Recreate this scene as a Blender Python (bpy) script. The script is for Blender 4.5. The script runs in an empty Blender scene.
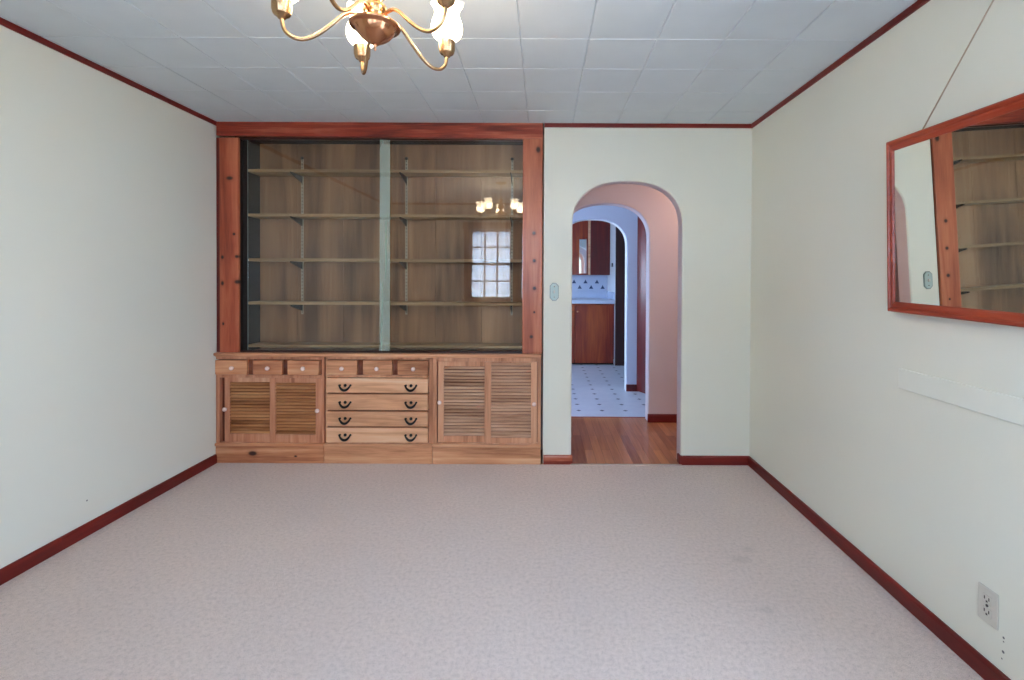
import bpy, bmesh, math, random
from mathutils import Vector, Matrix

random.seed(7)
sc = bpy.context.scene
col = sc.collection
pi = math.pi

# ------------------------------------------------------------------ camera
EYE = 1.285
cam_d = bpy.data.cameras.new('camera')
cam = bpy.data.objects.new('camera', cam_d)
col.objects.link(cam)
_y, _p, _r = 0.0007, -0.0099, 0.0047
A = Matrix(((math.cos(_y), math.sin(_y), 0), (-math.sin(_y), math.cos(_y), 0), (0, 0, 1)))
B = Matrix(((1, 0, 0), (0, math.cos(_p), math.sin(_p)), (0, -math.sin(_p), math.cos(_p))))
Cm = Matrix(((math.cos(_r), 0, math.sin(_r)), (0, 1, 0), (-math.sin(_r), 0, math.cos(_r))))
R = Cm @ B @ A
rt, fw, up = R[0], R[1], R[2]
cam.matrix_world = Matrix(((rt[0], up[0], -fw[0], 0), (rt[1], up[1], -fw[1], 0),
                           (rt[2], up[2], -fw[2], EYE), (0, 0, 0, 1)))
cam_d.sensor_width = 36
cam_d.lens = 480.464 / 1024 * 36
cam_d.shift_x = (512 - 542.111) / 1024
cam_d.shift_y = (283.689 - 340) / 1024
cam_d.clip_start = 0.02
sc.camera = cam

# ------------------------------------------------------------------ world, sun, exposure
SKY = 17.5
world = bpy.data.worlds.new('sky')
sc.world = world
world.use_nodes = True
bg = world.node_tree.nodes['Background']
bg.inputs[0].default_value = (0.52, 0.72, 1.0, 1)
bg.inputs[1].default_value = SKY
sun_d = bpy.data.lights.new('sun', 'SUN')
sun_d.energy = 20
sun_d.color = (1, .92, .78)
sun_d.angle = math.radians(2)
sun = bpy.data.objects.new('sun', sun_d)
col.objects.link(sun)
sun.rotation_euler = Vector((-0.35, -0.75, -0.62)).to_track_quat('-Z', 'Y').to_euler()


def portal(name, loc, direction, w, h):
    d = bpy.data.lights.new(name, 'AREA')
    d.shape = 'RECTANGLE'
    d.size, d.size_y = w, h
    d.cycles.is_portal = True
    o = bpy.data.objects.new(name, d)
    col.objects.link(o)
    o.location = loc
    o.rotation_euler = Vector(direction).to_track_quat('-Z', 'Y').to_euler()


def point(name, loc, e, c, r=.05):
    d = bpy.data.lights.new(name, 'POINT')
    d.energy, d.color, d.shadow_soft_size = e, c, r
    o = bpy.data.objects.new(name, d)
    col.objects.link(o)
    o.location = loc


HALL_FILL = 12
point('hall_fill_light', (1.75, 3.95, 2.1), HALL_FILL, (1, .74, .58), .12)  # warm fill added out of view, no lamp fitting in the hall
sc.view_settings.view_transform = 'Standard'
sc.view_settings.look = 'None'
sc.view_settings.exposure = 0.06
sc.view_settings.gamma = 1
sc.view_settings.use_curve_mapping = False
sc.cycles.use_denoising = True
sc.cycles.max_bounces = 14
sc.cycles.diffuse_bounces = 8
sc.cycles.transparent_max_bounces = 24
sc.cycles.glossy_bounces = 6
sc.cycles.sample_clamp_indirect = 12
sc.cycles.caustics_reflective = False
sc.cycles.caustics_refractive = False


# ------------------------------------------------------------------ materials
def S(r, g, b):
    f = lambda c: (c / 255 / 12.92) if c / 255 <= .04045 else ((c / 255 + .055) / 1.055) ** 2.4
    return (f(r), f(g), f(b), 1)


class N:
    """small node builder"""
    def __init__(self, name):
        self.m = bpy.data.materials.new(name)
        self.m.use_nodes = True
        self.t = self.m.node_tree
        self.b = self.t.nodes['Principled BSDF']
        self.out = self.t.nodes['Material Output']

    def n(self, typ, **kw):
        nd = self.t.nodes.new(typ)
        for k, v in kw.items():
            setattr(nd, k, v)
        return nd

    def l(self, a, b):
        self.t.links.new(a, b)

    def put(self, sock, v):
        if hasattr(v, 'is_output') or isinstance(v, bpy.types.NodeSocket):
            self.l(v, sock)
        else:
            sock.default_value = v

    def math(self, op, a, b=0.0, c=None):
        nd = self.n('ShaderNodeMath', operation=op)
        self.put(nd.inputs[0], a)
        self.put(nd.inputs[1], b)
        if c is not None:
            self.put(nd.inputs[2], c)
        return nd.outputs[0]

    def mix(self, f, a, b, mode='MIX'):
        nd = self.n('ShaderNodeMix', data_type='RGBA', blend_type=mode)
        self.put(nd.inputs[0], f)
        self.put(nd.inputs[6], a)
        self.put(nd.inputs[7], b)
        return nd.outputs[2]

    def coord(self, rand=True):
        tc = self.n('ShaderNodeTexCoord').outputs['Object']
        if not rand:
            return tc
        oi = self.n('ShaderNodeObjectInfo')
        r = self.math('MULTIPLY', oi.outputs['Random'], 37.0)
        ad = self.n('ShaderNodeVectorMath', operation='ADD')
        self.l(tc, ad.inputs[0])
        self.l(r, ad.inputs[1])
        return ad.outputs[0]

    def noise(self, vec, scale, detail=3, rough=.5, dist=0.0, stretch=(1, 1, 1)):
        mp = self.n('ShaderNodeMapping')
        mp.inputs['Scale'].default_value = stretch
        self.l(vec, mp.inputs[0])
        nz = self.n('ShaderNodeTexNoise')
        self.l(mp.outputs[0], nz.inputs['Vector'])
        nz.inputs['Scale'].default_value = scale
        nz.inputs['Detail'].default_value = detail
        nz.inputs['Roughness'].default_value = rough
        nz.inputs['Distortion'].default_value = dist
        return nz.outputs['Fac']

    def ramp(self, fac, stops):
        r = self.n('ShaderNodeValToRGB')
        e = r.color_ramp.elements
        while len(e) < len(stops):
            e.new(.5)
        for el, (p, c) in zip(e, stops):
            el.position = p
            el.color = c
        self.l(fac, r.inputs[0])
        return r.outputs[0]

    def bump(self, h, strength, dist=.002):
        bp = self.n('ShaderNodeBump')
        bp.inputs['Strength'].default_value = strength
        bp.inputs['Distance'].default_value = dist
        self.l(h, bp.inputs['Height'])
        self.l(bp.outputs[0], self.b.inputs['Normal'])

    def spot(self, vec, x, y, z, rx, ry, rz, edge=.5):
        """1 inside an ellipsoid, fading to 0 outside"""
        mp = self.n('ShaderNodeMapping', vector_type='TEXTURE')
        mp.inputs['Location'].default_value = (x, y, z)
        mp.inputs['Scale'].default_value = (rx, ry, rz)
        self.l(vec, mp.inputs[0])
        ln = self.n('ShaderNodeVectorMath', operation='LENGTH')
        self.l(mp.outputs[0], ln.inputs[0])
        mr = self.n('ShaderNodeMapRange', interpolation_type='SMOOTHSTEP')
        mr.inputs['From Min'].default_value = 1.0
        mr.inputs['From Max'].default_value = edge
        self.l(ln.outputs['Value'], mr.inputs['Value'])
        return mr.outputs[0]


def plain(name, c, rough=.5, metal=0.0, bump=0.0, bscale=60, coat=0.0, spec=None):
    k = N(name)
    v = k.coord(False)
    nz = k.noise(v, 6, 3)
    k.l(k.mix(nz, tuple(x * .94 for x in c[:3]) + (1,), tuple(min(1, x * 1.05) for x in c[:3]) + (1,)),
        k.b.inputs['Base Color'])
    k.b.inputs['Roughness'].default_value = rough
    k.b.inputs['Metallic'].default_value = metal
    if spec is not None:
        k.b.inputs['Specular IOR Level'].default_value = spec
    if coat:
        k.b.inputs['Coat Weight'].default_value = coat
        k.b.inputs['Coat Roughness'].default_value = .15
    if bump:
        k.bump(k.noise(v, bscale, 4), bump, .002)
    return k.m


def wood(name, dark, mid, light, axis='x', grain=1.0, rough=.38, coat=.25, knots=(), contrast=1.0, streak=.5):
    """grain runs along axis; knots = (x, z, rx, rz) in the object's own coordinates"""
    k = N(name)
    v = k.coord(True)
    st = {'x': (.07, 1, 1), 'y': (1, .07, 1), 'z': (1, 1, .07)}[axis]
    a = k.noise(v, 16 * grain, 4, .55, .8, st)
    b = k.noise(v, 90 * grain, 3, .6, .3, st)
    c = k.noise(v, 3.0, 2, .5, .4, tuple(.3 if s < 1 else 1 for s in st))
    f = k.math('ADD', k.math('MULTIPLY', a, .55), k.math('ADD', k.math('MULTIPLY', b, streak * .4), k.math('MULTIPLY', c, .35)))
    f = k.math('MULTIPLY_ADD', k.math('SUBTRACT', f, .55), 1.6 * contrast, .5)
    colr = k.ramp(f, [(.15, dark), (.5, mid), (.85, light)])
    if knots:
        tc = k.coord(False)
        for (x, z, rx, rz) in knots:
            halo = k.spot(tc, x, 0, z, rx * 3.2, 9, rz * 3.4, .2)
            colr = k.mix(k.math('MULTIPLY', halo, .45), colr, dark)
            core = k.spot(tc, x, 0, z, rx * 1.9, 9, rz * 1.6, .45)
            colr = k.mix(core, colr, S(42, 14, 10))
    k.l(colr, k.b.inputs['Base Color'])
    k.b.inputs['Roughness'].default_value = rough
    k.b.inputs['Coat Weight'].default_value = coat
    k.b.inputs['Coat Roughness'].default_value = .2
    k.bump(b, .12, .001)
    return k.m


M = {}


def paint(name, c, marks=()):
    k = N(name)
    v = k.coord(False)
    big = k.noise(v, 1.3, 3)
    cc = k.mix(big, tuple(x * .965 for x in c[:3]) + (1,), c)
    for (x, y, z, r) in marks:
        cc = k.mix(k.spot(v, x, y, z, r, r, r, .6), cc, S(92, 90, 92))
    k.l(cc, k.b.inputs['Base Color'])
    k.b.inputs['Roughness'].default_value = .42
    k.b.inputs['Specular IOR Level'].default_value = .35
    k.bump(k.noise(v, 55, 4), .06, .003)
    return k.m


WALLC = S(228, 227, 214)
M['wall'] = paint('cream_wall_paint', WALLC)
M['wall_left'] = paint('cream_wall_paint_nail_hole', WALLC, [(-2.261, 2.378, .172, .005)])
M['wall_right'] = paint('cream_wall_paint_chips', WALLC, [(1.444, 1.489, .172, .0045), (1.444, 1.489, .160, .003), (1.444, 1.49, .127, .0055), (1.444, 1.494, .103, .003)])
M['pink'] = paint('pink_hall_paint', S(217, 203, 204))
M['wall_daylit'] = paint('white_paint_daylight_blue', S(196, 206, 224))  # white walls, with the blue of daylight put into the colour
M['ceiling'] = plain('white_ceiling_tile', S(206, 214, 220), .6, bump=.08, bscale=40)
M['ceil_other'] = plain('white_plaster_ceiling', S(225, 222, 218), .7)
M['mahogany'] = wood('red_mahogany_trim', S(66, 4, 2), S(106, 14, 8), S(136, 32, 20), 'x', rough=.45, coat=.05)
M['mahogany_y'] = wood('red_mahogany_trim_lengthwise', S(66, 4, 2), S(106, 14, 8), S(136, 32, 20), 'y', rough=.45, coat=.05)
M['header'] = wood('red_stained_pine_header', S(92, 22, 10), S(150, 54, 32), S(188, 106, 76), 'x', contrast=1.9)
M['honey'] = wood('honey_pine', S(178, 120, 82), S(230, 174, 134), S(240, 204, 168), 'x', contrast=1.15)
M['honey_v'] = wood('honey_pine_upright', S(178, 120, 84), S(230, 174, 136), S(240, 204, 170), 'z', contrast=1.0)
M['amber'] = wood('amber_pine', S(140, 84, 52), S(206, 144, 104), S(226, 178, 138), 'x', contrast=1.35)
M['amber_v'] = wood('amber_pine_upright', S(144, 88, 58), S(206, 146, 110), S(226, 180, 146), 'z', contrast=1.15)
M['flute_strip'] = wood('fluted_pine', S(84, 32, 18), S(126, 62, 38), S(156, 90, 60), 'z')
M['plinth_knot'] = wood('knotty_reddish_pine', S(148, 78, 46), S(200, 134, 94), S(226, 174, 134), 'x', contrast=1.5, knots=[(-.118, .068, .020, .013), (.18, .05, .007, .005)])
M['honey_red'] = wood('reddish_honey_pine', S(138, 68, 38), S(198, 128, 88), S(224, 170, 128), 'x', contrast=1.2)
M['slat'] = wood('varnished_pine_slats', S(140, 96, 70), S(208, 162, 132), S(232, 194, 166), 'x', contrast=1.7, rough=.3, coat=.5)
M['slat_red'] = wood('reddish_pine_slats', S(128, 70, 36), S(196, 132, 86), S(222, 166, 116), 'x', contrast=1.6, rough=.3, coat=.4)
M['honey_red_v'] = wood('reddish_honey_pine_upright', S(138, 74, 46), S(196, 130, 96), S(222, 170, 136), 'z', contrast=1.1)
M['ledge'] = wood('pine_ledge', S(156, 96, 62), S(214, 150, 110), S(230, 178, 138), 'x', contrast=1.3)
M['flute'] = wood('gap_shade_pine', S(70, 24, 12), S(104, 44, 24), S(134, 66, 40), 'z')  # shade of the gaps painted on carcass and louvre backing
M['plywood'] = wood('olive_brown_plywood', S(92, 58, 32), S(150, 108, 74), S(184, 144, 108), 'z', grain=.4, rough=.6, coat=.0, contrast=1.35, streak=.3)
M['shelfwood'] = wood('shelf_pine', S(118, 88, 58), S(164, 130, 92), S(190, 158, 120), 'x', rough=.55, coat=.0)
M['post_l'] = wood('red_stained_pine_left', S(112, 34, 16), S(170, 78, 48), S(196, 112, 76), 'z', contrast=1.2,
                   knots=[(.005, 1.97, .018, .012), (.035, 1.585, .008, .009), (.055, 1.43, .011, .010), (-.045, 1.425, .008, .012),
                          (.058, 1.255, .016, .013), (-.045, 1.245, .008, .014), (-.04, .965, .006, .01)])
M['post_r'] = wood('red_stained_pine_right', S(122, 46, 26), S(176, 94, 62), S(202, 126, 90), 'z', contrast=1.1,
                   knots=[(.037, 2.175, .012, .020), (.010, 1.60, .010, .012), (.013, 1.41, .009, .011), (.015, 1.22, .010, .012),
                          (.014, 1.055, .006, .007), (-.005, .885, .009, .011), (-.03, .76 + .0, .008, .008)])
M['dark'] = plain('dark_recess', S(34, 20, 14), .8)
M['inside'] = wood('shaded_case_wood', S(14, 8, 6), S(26, 16, 10), S(40, 26, 18), 'z', rough=.8, coat=.0)  # shade inside the case put into the colour of sides and top
M['darkwood'] = wood('dark_red_wood', S(60, 6, 4), S(98, 16, 8), S(122, 32, 14), 'z', rough=.35, coat=.12)
M['kitchenwood'] = wood('orange_red_cabinet_wood', S(88, 14, 4), S(146, 46, 16), S(186, 88, 36), 'z', grain=.5, rough=.35, coat=.15, contrast=1.7)
M['brownwood'] = wood('dark_brown_wood', S(34, 12, 8), S(54, 20, 14), S(76, 34, 24), 'z', rough=.35)
M['ceramic'] = plain('pinkish_white_ceramic', S(244, 214, 204), .2, coat=.4)
M['black'] = plain('black_iron', S(22, 21, 22), .4, .3)
M['ivory'] = plain('ivory_plastic', S(202, 197, 186), .4)
M['slot'] = plain('slot_brown', S(58, 46, 42), .6)
M['mint'] = plain('pale_green_plate', S(178, 196, 192), .25, coat=.5)
M['mint_d'] = plain('grey_green_plate_rim', S(128, 140, 134), .4, .2)
M['steel'] = plain('galvanised_steel', S(176, 166, 146), .5, .1)
M['bracket'] = plain('dark_steel', S(62, 52, 44), .5, .3)
M['board'] = plain('white_painted_board', S(228, 228, 216), .45)
M['white'] = plain('white_gloss_paint', S(224, 226, 228), .35)
M['counter'] = plain('white_laminate', S(206, 214, 232), .3)
M['tile'] = plain('white_glazed_tile', S(196, 208, 232), .2, coat=.4)
M['tile_blue'] = plain('blue_tile_motif', S(44, 66, 112), .3)
M['wire'] = plain('picture_wire', S(186, 166, 144), .6, .0)
M['siding'] = plain('pale_blue_siding', S(205, 212, 222), .7)
M['roofing'] = plain('grey_shingle', S(96, 98, 104), .9)
M['ground'] = plain('pale_pavement', S(190, 190, 188), .9)
M['strip'] = plain('carpet_edge_strip', S(176, 160, 148), .7)
M['brass'] = plain('polished_brass', S(196, 150, 104), .2, 1.0)
M['brass_d'] = plain('antique_brass', S(190, 132, 96), .2, 1.0)
M['brass_p'] = plain('pale_brass', S(186, 150, 112), .26, 1.0)


def carpet():
    k = N('taupe_carpet')
    v = k.coord(False)
    fine = k.noise(v, 330, 2, .7)
    mid = k.noise(v, 60, 4, .65)
    big = k.noise(v, 1.6, 4, .6)
    f = k.math('ADD', k.math('MULTIPLY', fine, .75), k.math('MULTIPLY', mid, .45))
    c = k.ramp(f, [(.36, S(166, 147, 140)), (.6, S(229, 207, 196)), (.84, S(246, 228, 219))])
    c = k.mix(k.math('MULTIPLY_ADD', big, .5, -.1), c, S(196, 178, 171))
    for (x, y, r) in ((.92, 2.2, .07), (.99, 2.28, .05), (.88, 1.86, .05)):
        c = k.mix(k.math('MULTIPLY', k.spot(v, x, y, 0, r, r * .7, 1,   .1), .16), c, S(118, 106, 102))
    k.l(c, k.b.inputs['Base Color'])
    k.b.inputs['Roughness'].default_value = 1
    k.b.inputs['Specular IOR Level'].default_value = .05
    k.b.inputs['Sheen Weight'].default_value = .25
    k.bump(f, .7, .01)
    return k.m


M['carpet'] = carpet()


def planks():
    k = N('oak_strip_floor')
    v = k.coord(False)
    mp = k.n('ShaderNodeMapping')
    mp.inputs['Rotation'].default_value = (0, 0, pi / 2)
    k.l(v, mp.inputs[0])
    br = k.n('ShaderNodeTexBrick')
    k.l(mp.outputs[0], br.inputs['Vector'])
    br.offset = .37
    for nm, val in (('Scale', 1.0), ('Mortar Size', .0012), ('Brick Width', .9), ('Row Height', .064), ('Bias', 0.0)):
        br.inputs[nm].default_value = val
    br.inputs['Color1'].default_value = S(112, 52, 28)
    br.inputs['Color2'].default_value = S(204, 142, 96)
    br.inputs['Mortar'].default_value = S(70, 34, 20)
    g = k.noise(v, 45, 4, .6, .3, (1, .06, 1))
    c = k.mix(.4, br.outputs['Color'], k.ramp(g, [(.3, S(138, 72, 44)), (.7, S(206, 144, 100))]))
    k.l(c, k.b.inputs['Base Color'])
    k.b.inputs['Roughness'].default_value = .3
    k.b.inputs['Coat Weight'].default_value = .12
    return k.m


M['planks'] = planks()


def vinyl():
    k = N('white_vinyl_blue_diamonds')
    v = k.coord(False)
    sp = k.n('ShaderNodeSeparateXYZ')
    k.l(v, sp.inputs[0])
    pch = .228
    def cell(s, off):
        a = k.math('FRACT', k.math('DIVIDE', k.math('ADD', s, off), pch))
        return k.math('ABSOLUTE', k.math('SUBTRACT', a, .5))
    d = k.math('ADD', cell(sp.outputs[0], 10 * pch + .114 - .36), cell(sp.outputs[1], 10 * pch + .114 - 4.68))
    m = k.math('LESS_THAN', d, .115)
    nz = k.noise(v, 9, 3)
    base = k.mix(nz, S(188, 196, 212), S(212, 217, 226))
    k.l(k.mix(m, base, S(38, 48, 82)), k.b.inputs['Base Color'])
    k.b.inputs['Roughness'].default_value = .3
    return k.m


M['vinyl'] = vinyl()


def glassy(name, tint, refl):
    k = N(name)
    tr = k.n('ShaderNodeBsdfTransparent')
    tr.inputs[0].default_value = tint
    gl = k.n('ShaderNodeBsdfGlossy')
    gl.inputs['Roughness'].default_value = 0.0
    ge = k.n('ShaderNodeNewGeometry')
    dt = k.n('ShaderNodeVectorMath', operation='DOT_PRODUCT')
    k.l(ge.outputs['Incoming'], dt.inputs[0])
    k.l(ge.outputs['Normal'], dt.inputs[1])
    c5 = k.math('POWER', k.math('SUBTRACT', 1.0, k.math('ABSOLUTE', dt.outputs['Value'])), 5.0)
    f = k.math('MULTIPLY_ADD', c5, .96, .04)
    mx = k.n('ShaderNodeMixShader')
    k.l(k.math('MULTIPLY', f, refl), mx.inputs[0])
    k.l(tr.outputs[0], mx.inputs[1])
    k.l(gl.outputs[0], mx.inputs[2])
    k.l(mx.outputs[0], k.out.inputs[0])
    return k.m


M['glass'] = glassy('cabinet_glass', (.965, .972, .96, 1), 1.05)
M['pane'] = glassy('window_glass', (.985, .99, .99, 1), 1.0)


def film():
    k = N('pale_green_edge_film')
    tr = k.n('ShaderNodeBsdfTransparent')
    df = k.n('ShaderNodeBsdfDiffuse')
    df.inputs[0].default_value = S(188, 206, 194)
    nz = k.noise(k.coord(False), 20, 2, .5, 0, (1, 1, .05))
    mx = k.n('ShaderNodeMixShader')
    k.l(k.math('MULTIPLY_ADD', nz, .12, .30), mx.inputs[0])
    k.l(tr.outputs[0], mx.inputs[1])
    k.l(df.outputs[0], mx.inputs[2])
    k.l(mx.outputs[0], k.out.inputs[0])
    return k.m


M['film'] = film()


def mirror_m():
    k = N('mirror_silver')
    k.b.inputs['Base Color'].default_value = (.90, .91, .86, 1)
    k.b.inputs['Metallic'].default_value = 1
    k.b.inputs['Roughness'].default_value = 0.0
    return k.m


M['mirror'] = mirror_m()


def shade_m():
    k = N('lit_milk_glass')
    k.b.inputs['Base Color'].default_value = (.95, .93, .88, 1)
    k.b.inputs['Roughness'].default_value = .3
    k.b.inputs['Emission Color'].default_value = (1, .80, .55, 1)
    k.b.inputs['Emission Strength'].default_value = 10.0
    tr = k.n('ShaderNodeBsdfTransparent')
    mx = k.n('ShaderNodeMixShader')
    mx.inputs[0].default_value = .5
    k.l(tr.outputs[0], mx.inputs[1])
    k.l(k.b.outputs[0], mx.inputs[2])
    k.l(mx.outputs[0], k.out.inputs[0])
    return k.m


M['shade'] = shade_m()


# ------------------------------------------------------------------ mesh building
class MB:
    def __init__(self):
        self.bm = bmesh.new()
        self.mi = 0

    def _take(self, tmp):
        me = bpy.data.meshes.new('t')
        for f in tmp.faces:
            f.material_index = self.mi
        tmp.to_mesh(me)
        tmp.free()
        self.bm.from_mesh(me)
        bpy.data.meshes.remove(me)
        return self

    def box(self, x0, x1, y0, y1, z0, z1, bev=0.0, seg=2, mat=None):
        t = bmesh.new()
        vs = [t.verts.new((x, y, z)) for x in (x0, x1) for y in (y0, y1) for z in (z0, z1)]
        for q in ((0, 1, 3, 2), (4, 6, 7, 5), (0, 4, 5, 1), (2, 3, 7, 6), (0, 2, 6, 4), (1, 5, 7, 3)):
            t.faces.new([vs[i] for i in q])
        bmesh.ops.recalc_face_normals(t, faces=t.faces)
        if bev:
            bmesh.ops.bevel(t, geom=list(t.edges), offset=bev, segments=seg, affect='EDGES', profile=.5)
        if mat is not None:
            bmesh.ops.transform(t, matrix=mat, verts=t.verts)
        return self._take(t)

    def prism(self, poly, axis, a0, a1, bev=0.0):
        """poly: (u, v) points; axis 'x': u=y v=z, 'y': u=x v=z, 'z': u=x v=y"""
        t = bmesh.new()
        def P(u, v, a):
            return {'x': (a, u, v), 'y': (u, a, v), 'z': (u, v, a)}[axis]
        A_ = [t.verts.new(P(u, v, a0)) for u, v in poly]
        B_ = [t.verts.new(P(u, v, a1)) for u, v in poly]
        n = len(poly)
        t.faces.new(A_)
        t.faces.new(B_[::-1])
        for i in range(n):
            t.faces.new((A_[i], B_[i], B_[(i + 1) % n], A_[(i + 1) % n]))
        bmesh.ops.recalc_face_normals(t, faces=t.faces)
        return self._take(t)

    def tube(self, pts, r, n=12, cap=True):
        t = bmesh.new()
        pts = [Vector(p) for p in pts]
        rs = r if isinstance(r, (list, tuple)) else [r] * len(pts)
        rings = []
        ref = None
        for i, p in enumerate(pts):
            d = (pts[min(i + 1, len(pts) - 1)] - pts[max(i - 1, 0)]).normalized()
            if ref is None:
                ref = Vector((0, 0, 1)) if abs(d.z) < .9 else Vector((1, 0, 0))
            s = d.cross(ref).normalized()
            ref = s.cross(d).normalized()
            rings.append([t.verts.new(p + rs[i] * (math.cos(2 * pi * k / n) * s + math.sin(2 * pi * k / n) * ref)) for k in range(n)])
        for a, b in zip(rings, rings[1:]):
            for k in range(n):
                t.faces.new((a[k], a[(k + 1) % n], b[(k + 1) % n], b[k]))
        if cap:
            t.faces.new(rings[0][::-1])
            t.faces.new(rings[-1])
        bmesh.ops.recalc_face_normals(t, faces=t.faces)
        for f in t.faces:
            f.smooth = True
        return self._take(t)

    def lathe(self, prof, c, n=32, axis='z', ruffle=None, closed=False):
        t = bmesh.new()
        rings = []
        for j, (r, h) in enumerate(prof):
            ring = []
            for k in range(n):
                a = 2 * pi * k / n
                rr = max(r, 1e-5)
                hh = h
                if ruffle:
                    rr, hh = ruffle(j, a, rr, hh)
                u, w = rr * math.cos(a), rr * math.sin(a)
                v = {'z': (u, w, hh), 'y': (u, hh, w), 'x': (hh, u, w)}[axis]
                ring.append(t.verts.new(Vector(c) + Vector(v)))
            rings.append(ring)
        for a, b in zip(rings, rings[1:]):
            for k in range(n):
                t.faces.new((a[k], a[(k + 1) % n], b[(k + 1) % n], b[k]))
        if not closed:
            t.faces.new(rings[0][::-1])
            t.faces.new(rings[-1])
        bmesh.ops.recalc_face_normals(t, faces=t.faces)
        for f in t.faces:
            f.smooth = True
        return self._take(t)

    def move(self, mat):
        bmesh.ops.transform(self.bm, matrix=mat, verts=self.bm.verts)
        return self


def root_loc(o):
    v = Vector((0, 0, 0))
    while o is not None:
        v += o.location
        o = o.parent
    return v


def obj(name, mb, mat, parent=None, smooth=False, base=None, extra=()):
    """links the collected shapes (world coordinates) as ONE mesh object"""
    me = bpy.data.meshes.new(name)
    if parent is not None:
        off = root_loc(parent)
    elif base is not None:
        off = Vector(base)
    else:
        off = Vector((0, 0, 0))
    bmesh.ops.translate(mb.bm, vec=-off, verts=mb.bm.verts)
    mb.bm.to_mesh(me)
    mb.bm.free()
    me.materials.append(mat if not isinstance(mat, str) else M[mat])
    for e in extra:
        me.materials.append(M[e])
    o = bpy.data.objects.new(name, me)
    col.objects.link(o)
    if parent is not None:
        o.parent = parent
    else:
        o.location = off
    return o


def struct(name, mb, mat, extra=(), parent=None):
    o = obj(name, mb, mat, parent, extra=extra)
    if parent is None:
        o['kind'] = 'structure'
    return o


def thing(name, label, cat, loc, group=None):
    o = bpy.data.objects.new(name, None)
    o.empty_display_size = .1
    col.objects.link(o)
    o.location = loc
    tag(o, label, cat, group)
    return o


def tag(o, label, cat, group=None):
    o['label'] = label
    o['category'] = cat
    if group:
        o['group'] = group
    return o


def dup_part(o, parent, shift):
    """copy of a part (and its own parts) shifted within the same thing"""
    c = o.copy()
    col.objects.link(c)
    c.parent = parent
    c.location = Vector(o.location) + Vector(shift)
    for ch in list(o.children):
        k = ch.copy()
        col.objects.link(k)
        k.parent = c
    return c


# ------------------------------------------------------------------ room shell
XL, XR, YB, YR, ZC = -2.261, 1.444, 3.33, -0.12, 2.358

# carpet floor
struct('floor', MB().box(XL - .1, XR + .1, YR - .1, 3.318, -.08, 0), 'carpet')
# hall: wooden strips; kitchen passage: vinyl
struct('floor_hall', MB().box(-1.7, 2.4, 3.318, 4.456, -.08, .002), 'planks')
struct('floor_kitchen', MB().box(-1.9, 2.4, 4.456, 8.3, -.08, .002), 'vinyl')
struct('trim_1', MB().box(.2, .97, 3.309, 3.324, -.005, .006, .003), 'strip')
struct('trim_2', MB().box(.2, .99, 4.445, 4.467, -.01, .005, .002), 'header')

# ceiling: one mesh of twelve inch tiles with eased edges, on a slab
cb = MB().box(XL - .1, 2.4, YR - .1, 3.64, ZC + .006, ZC + .2)
ts = .3048
def edges(lo, hi, g):
    e = [lo]
    x = g + math.ceil((lo - g) / ts + .02) * ts
    while x < hi - .01:
        e.append(x)
        x += ts
    return e + [hi]
ex = edges(XL, XR, -.102)
ey = edges(YR, YB + .0, 3.0715)
for i in range(len(ex) - 1):
    for j in range(len(ey) - 1):
        x0, x1, y0, y1 = ex[i], ex[i + 1], ey[j], ey[j + 1]
        c = .0042
        t = bmesh.new()
        top = [t.verts.new((x, y, ZC + .0055)) for x, y in ((x0, y0), (x1, y0), (x1, y1), (x0, y1))]
        bot = [t.verts.new((x, y, ZC + random.uniform(-.0004, .0004))) for x, y in ((x0 + c, y0 + c), (x1 - c, y0 + c), (x1 - c, y1 - c), (x0 + c, y1 - c))]
        t.faces.new(bot[::-1])
        for q in range(4):
            t.faces.new((top[q], bot[q], bot[(q + 1) % 4], top[(q + 1) % 4]))
        bmesh.ops.recalc_face_normals(t, faces=t.faces)
        for f in t.faces:
            if f.normal.z > .5:
                f.normal_flip()
        cb._take(t)
struct('ceiling', cb, 'ceiling')
struct('ceiling_hall', MB().box(-1.75, 2.48, 3.64, 8.4, ZC + .0, ZC + .2), 'ceil_other')

struct('wall_left', MB().box(XL - .12, XL, YR - .12, 3.62, -.05, ZC + .1), 'wall_left')
SY0, SY1, SZ0, SZ1 = .0, .80, .10, 2.06       # tall side window added out of view to light the left wall
struct('wall_right', MB().box(XR, XR + .12, SY1, YB, -.05, ZC + .1).box(XR, XR + .12, YR - .12, SY0, -.05, ZC + .1)
       .box(XR, XR + .12, SY0, SY1, -.05, SZ0).box(XR, XR + .12, SY0, SY1, SZ1, ZC + .1), 'wall_right')


def arch_pts(xa, xb, z_spring, z_top, n=28, e=2.4):
    cx, a, b = (xa + xb) / 2, (xb - xa) / 2, z_top - z_spring
    pts = []
    for i in range(n + 1):
        th = pi - pi * i / n
        c, s = math.cos(th), math.sin(th)
        pts.append((cx + a * math.copysign(abs(c) ** (2 / e), c), z_spring + b * abs(s) ** (2 / e)))
    return pts


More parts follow.
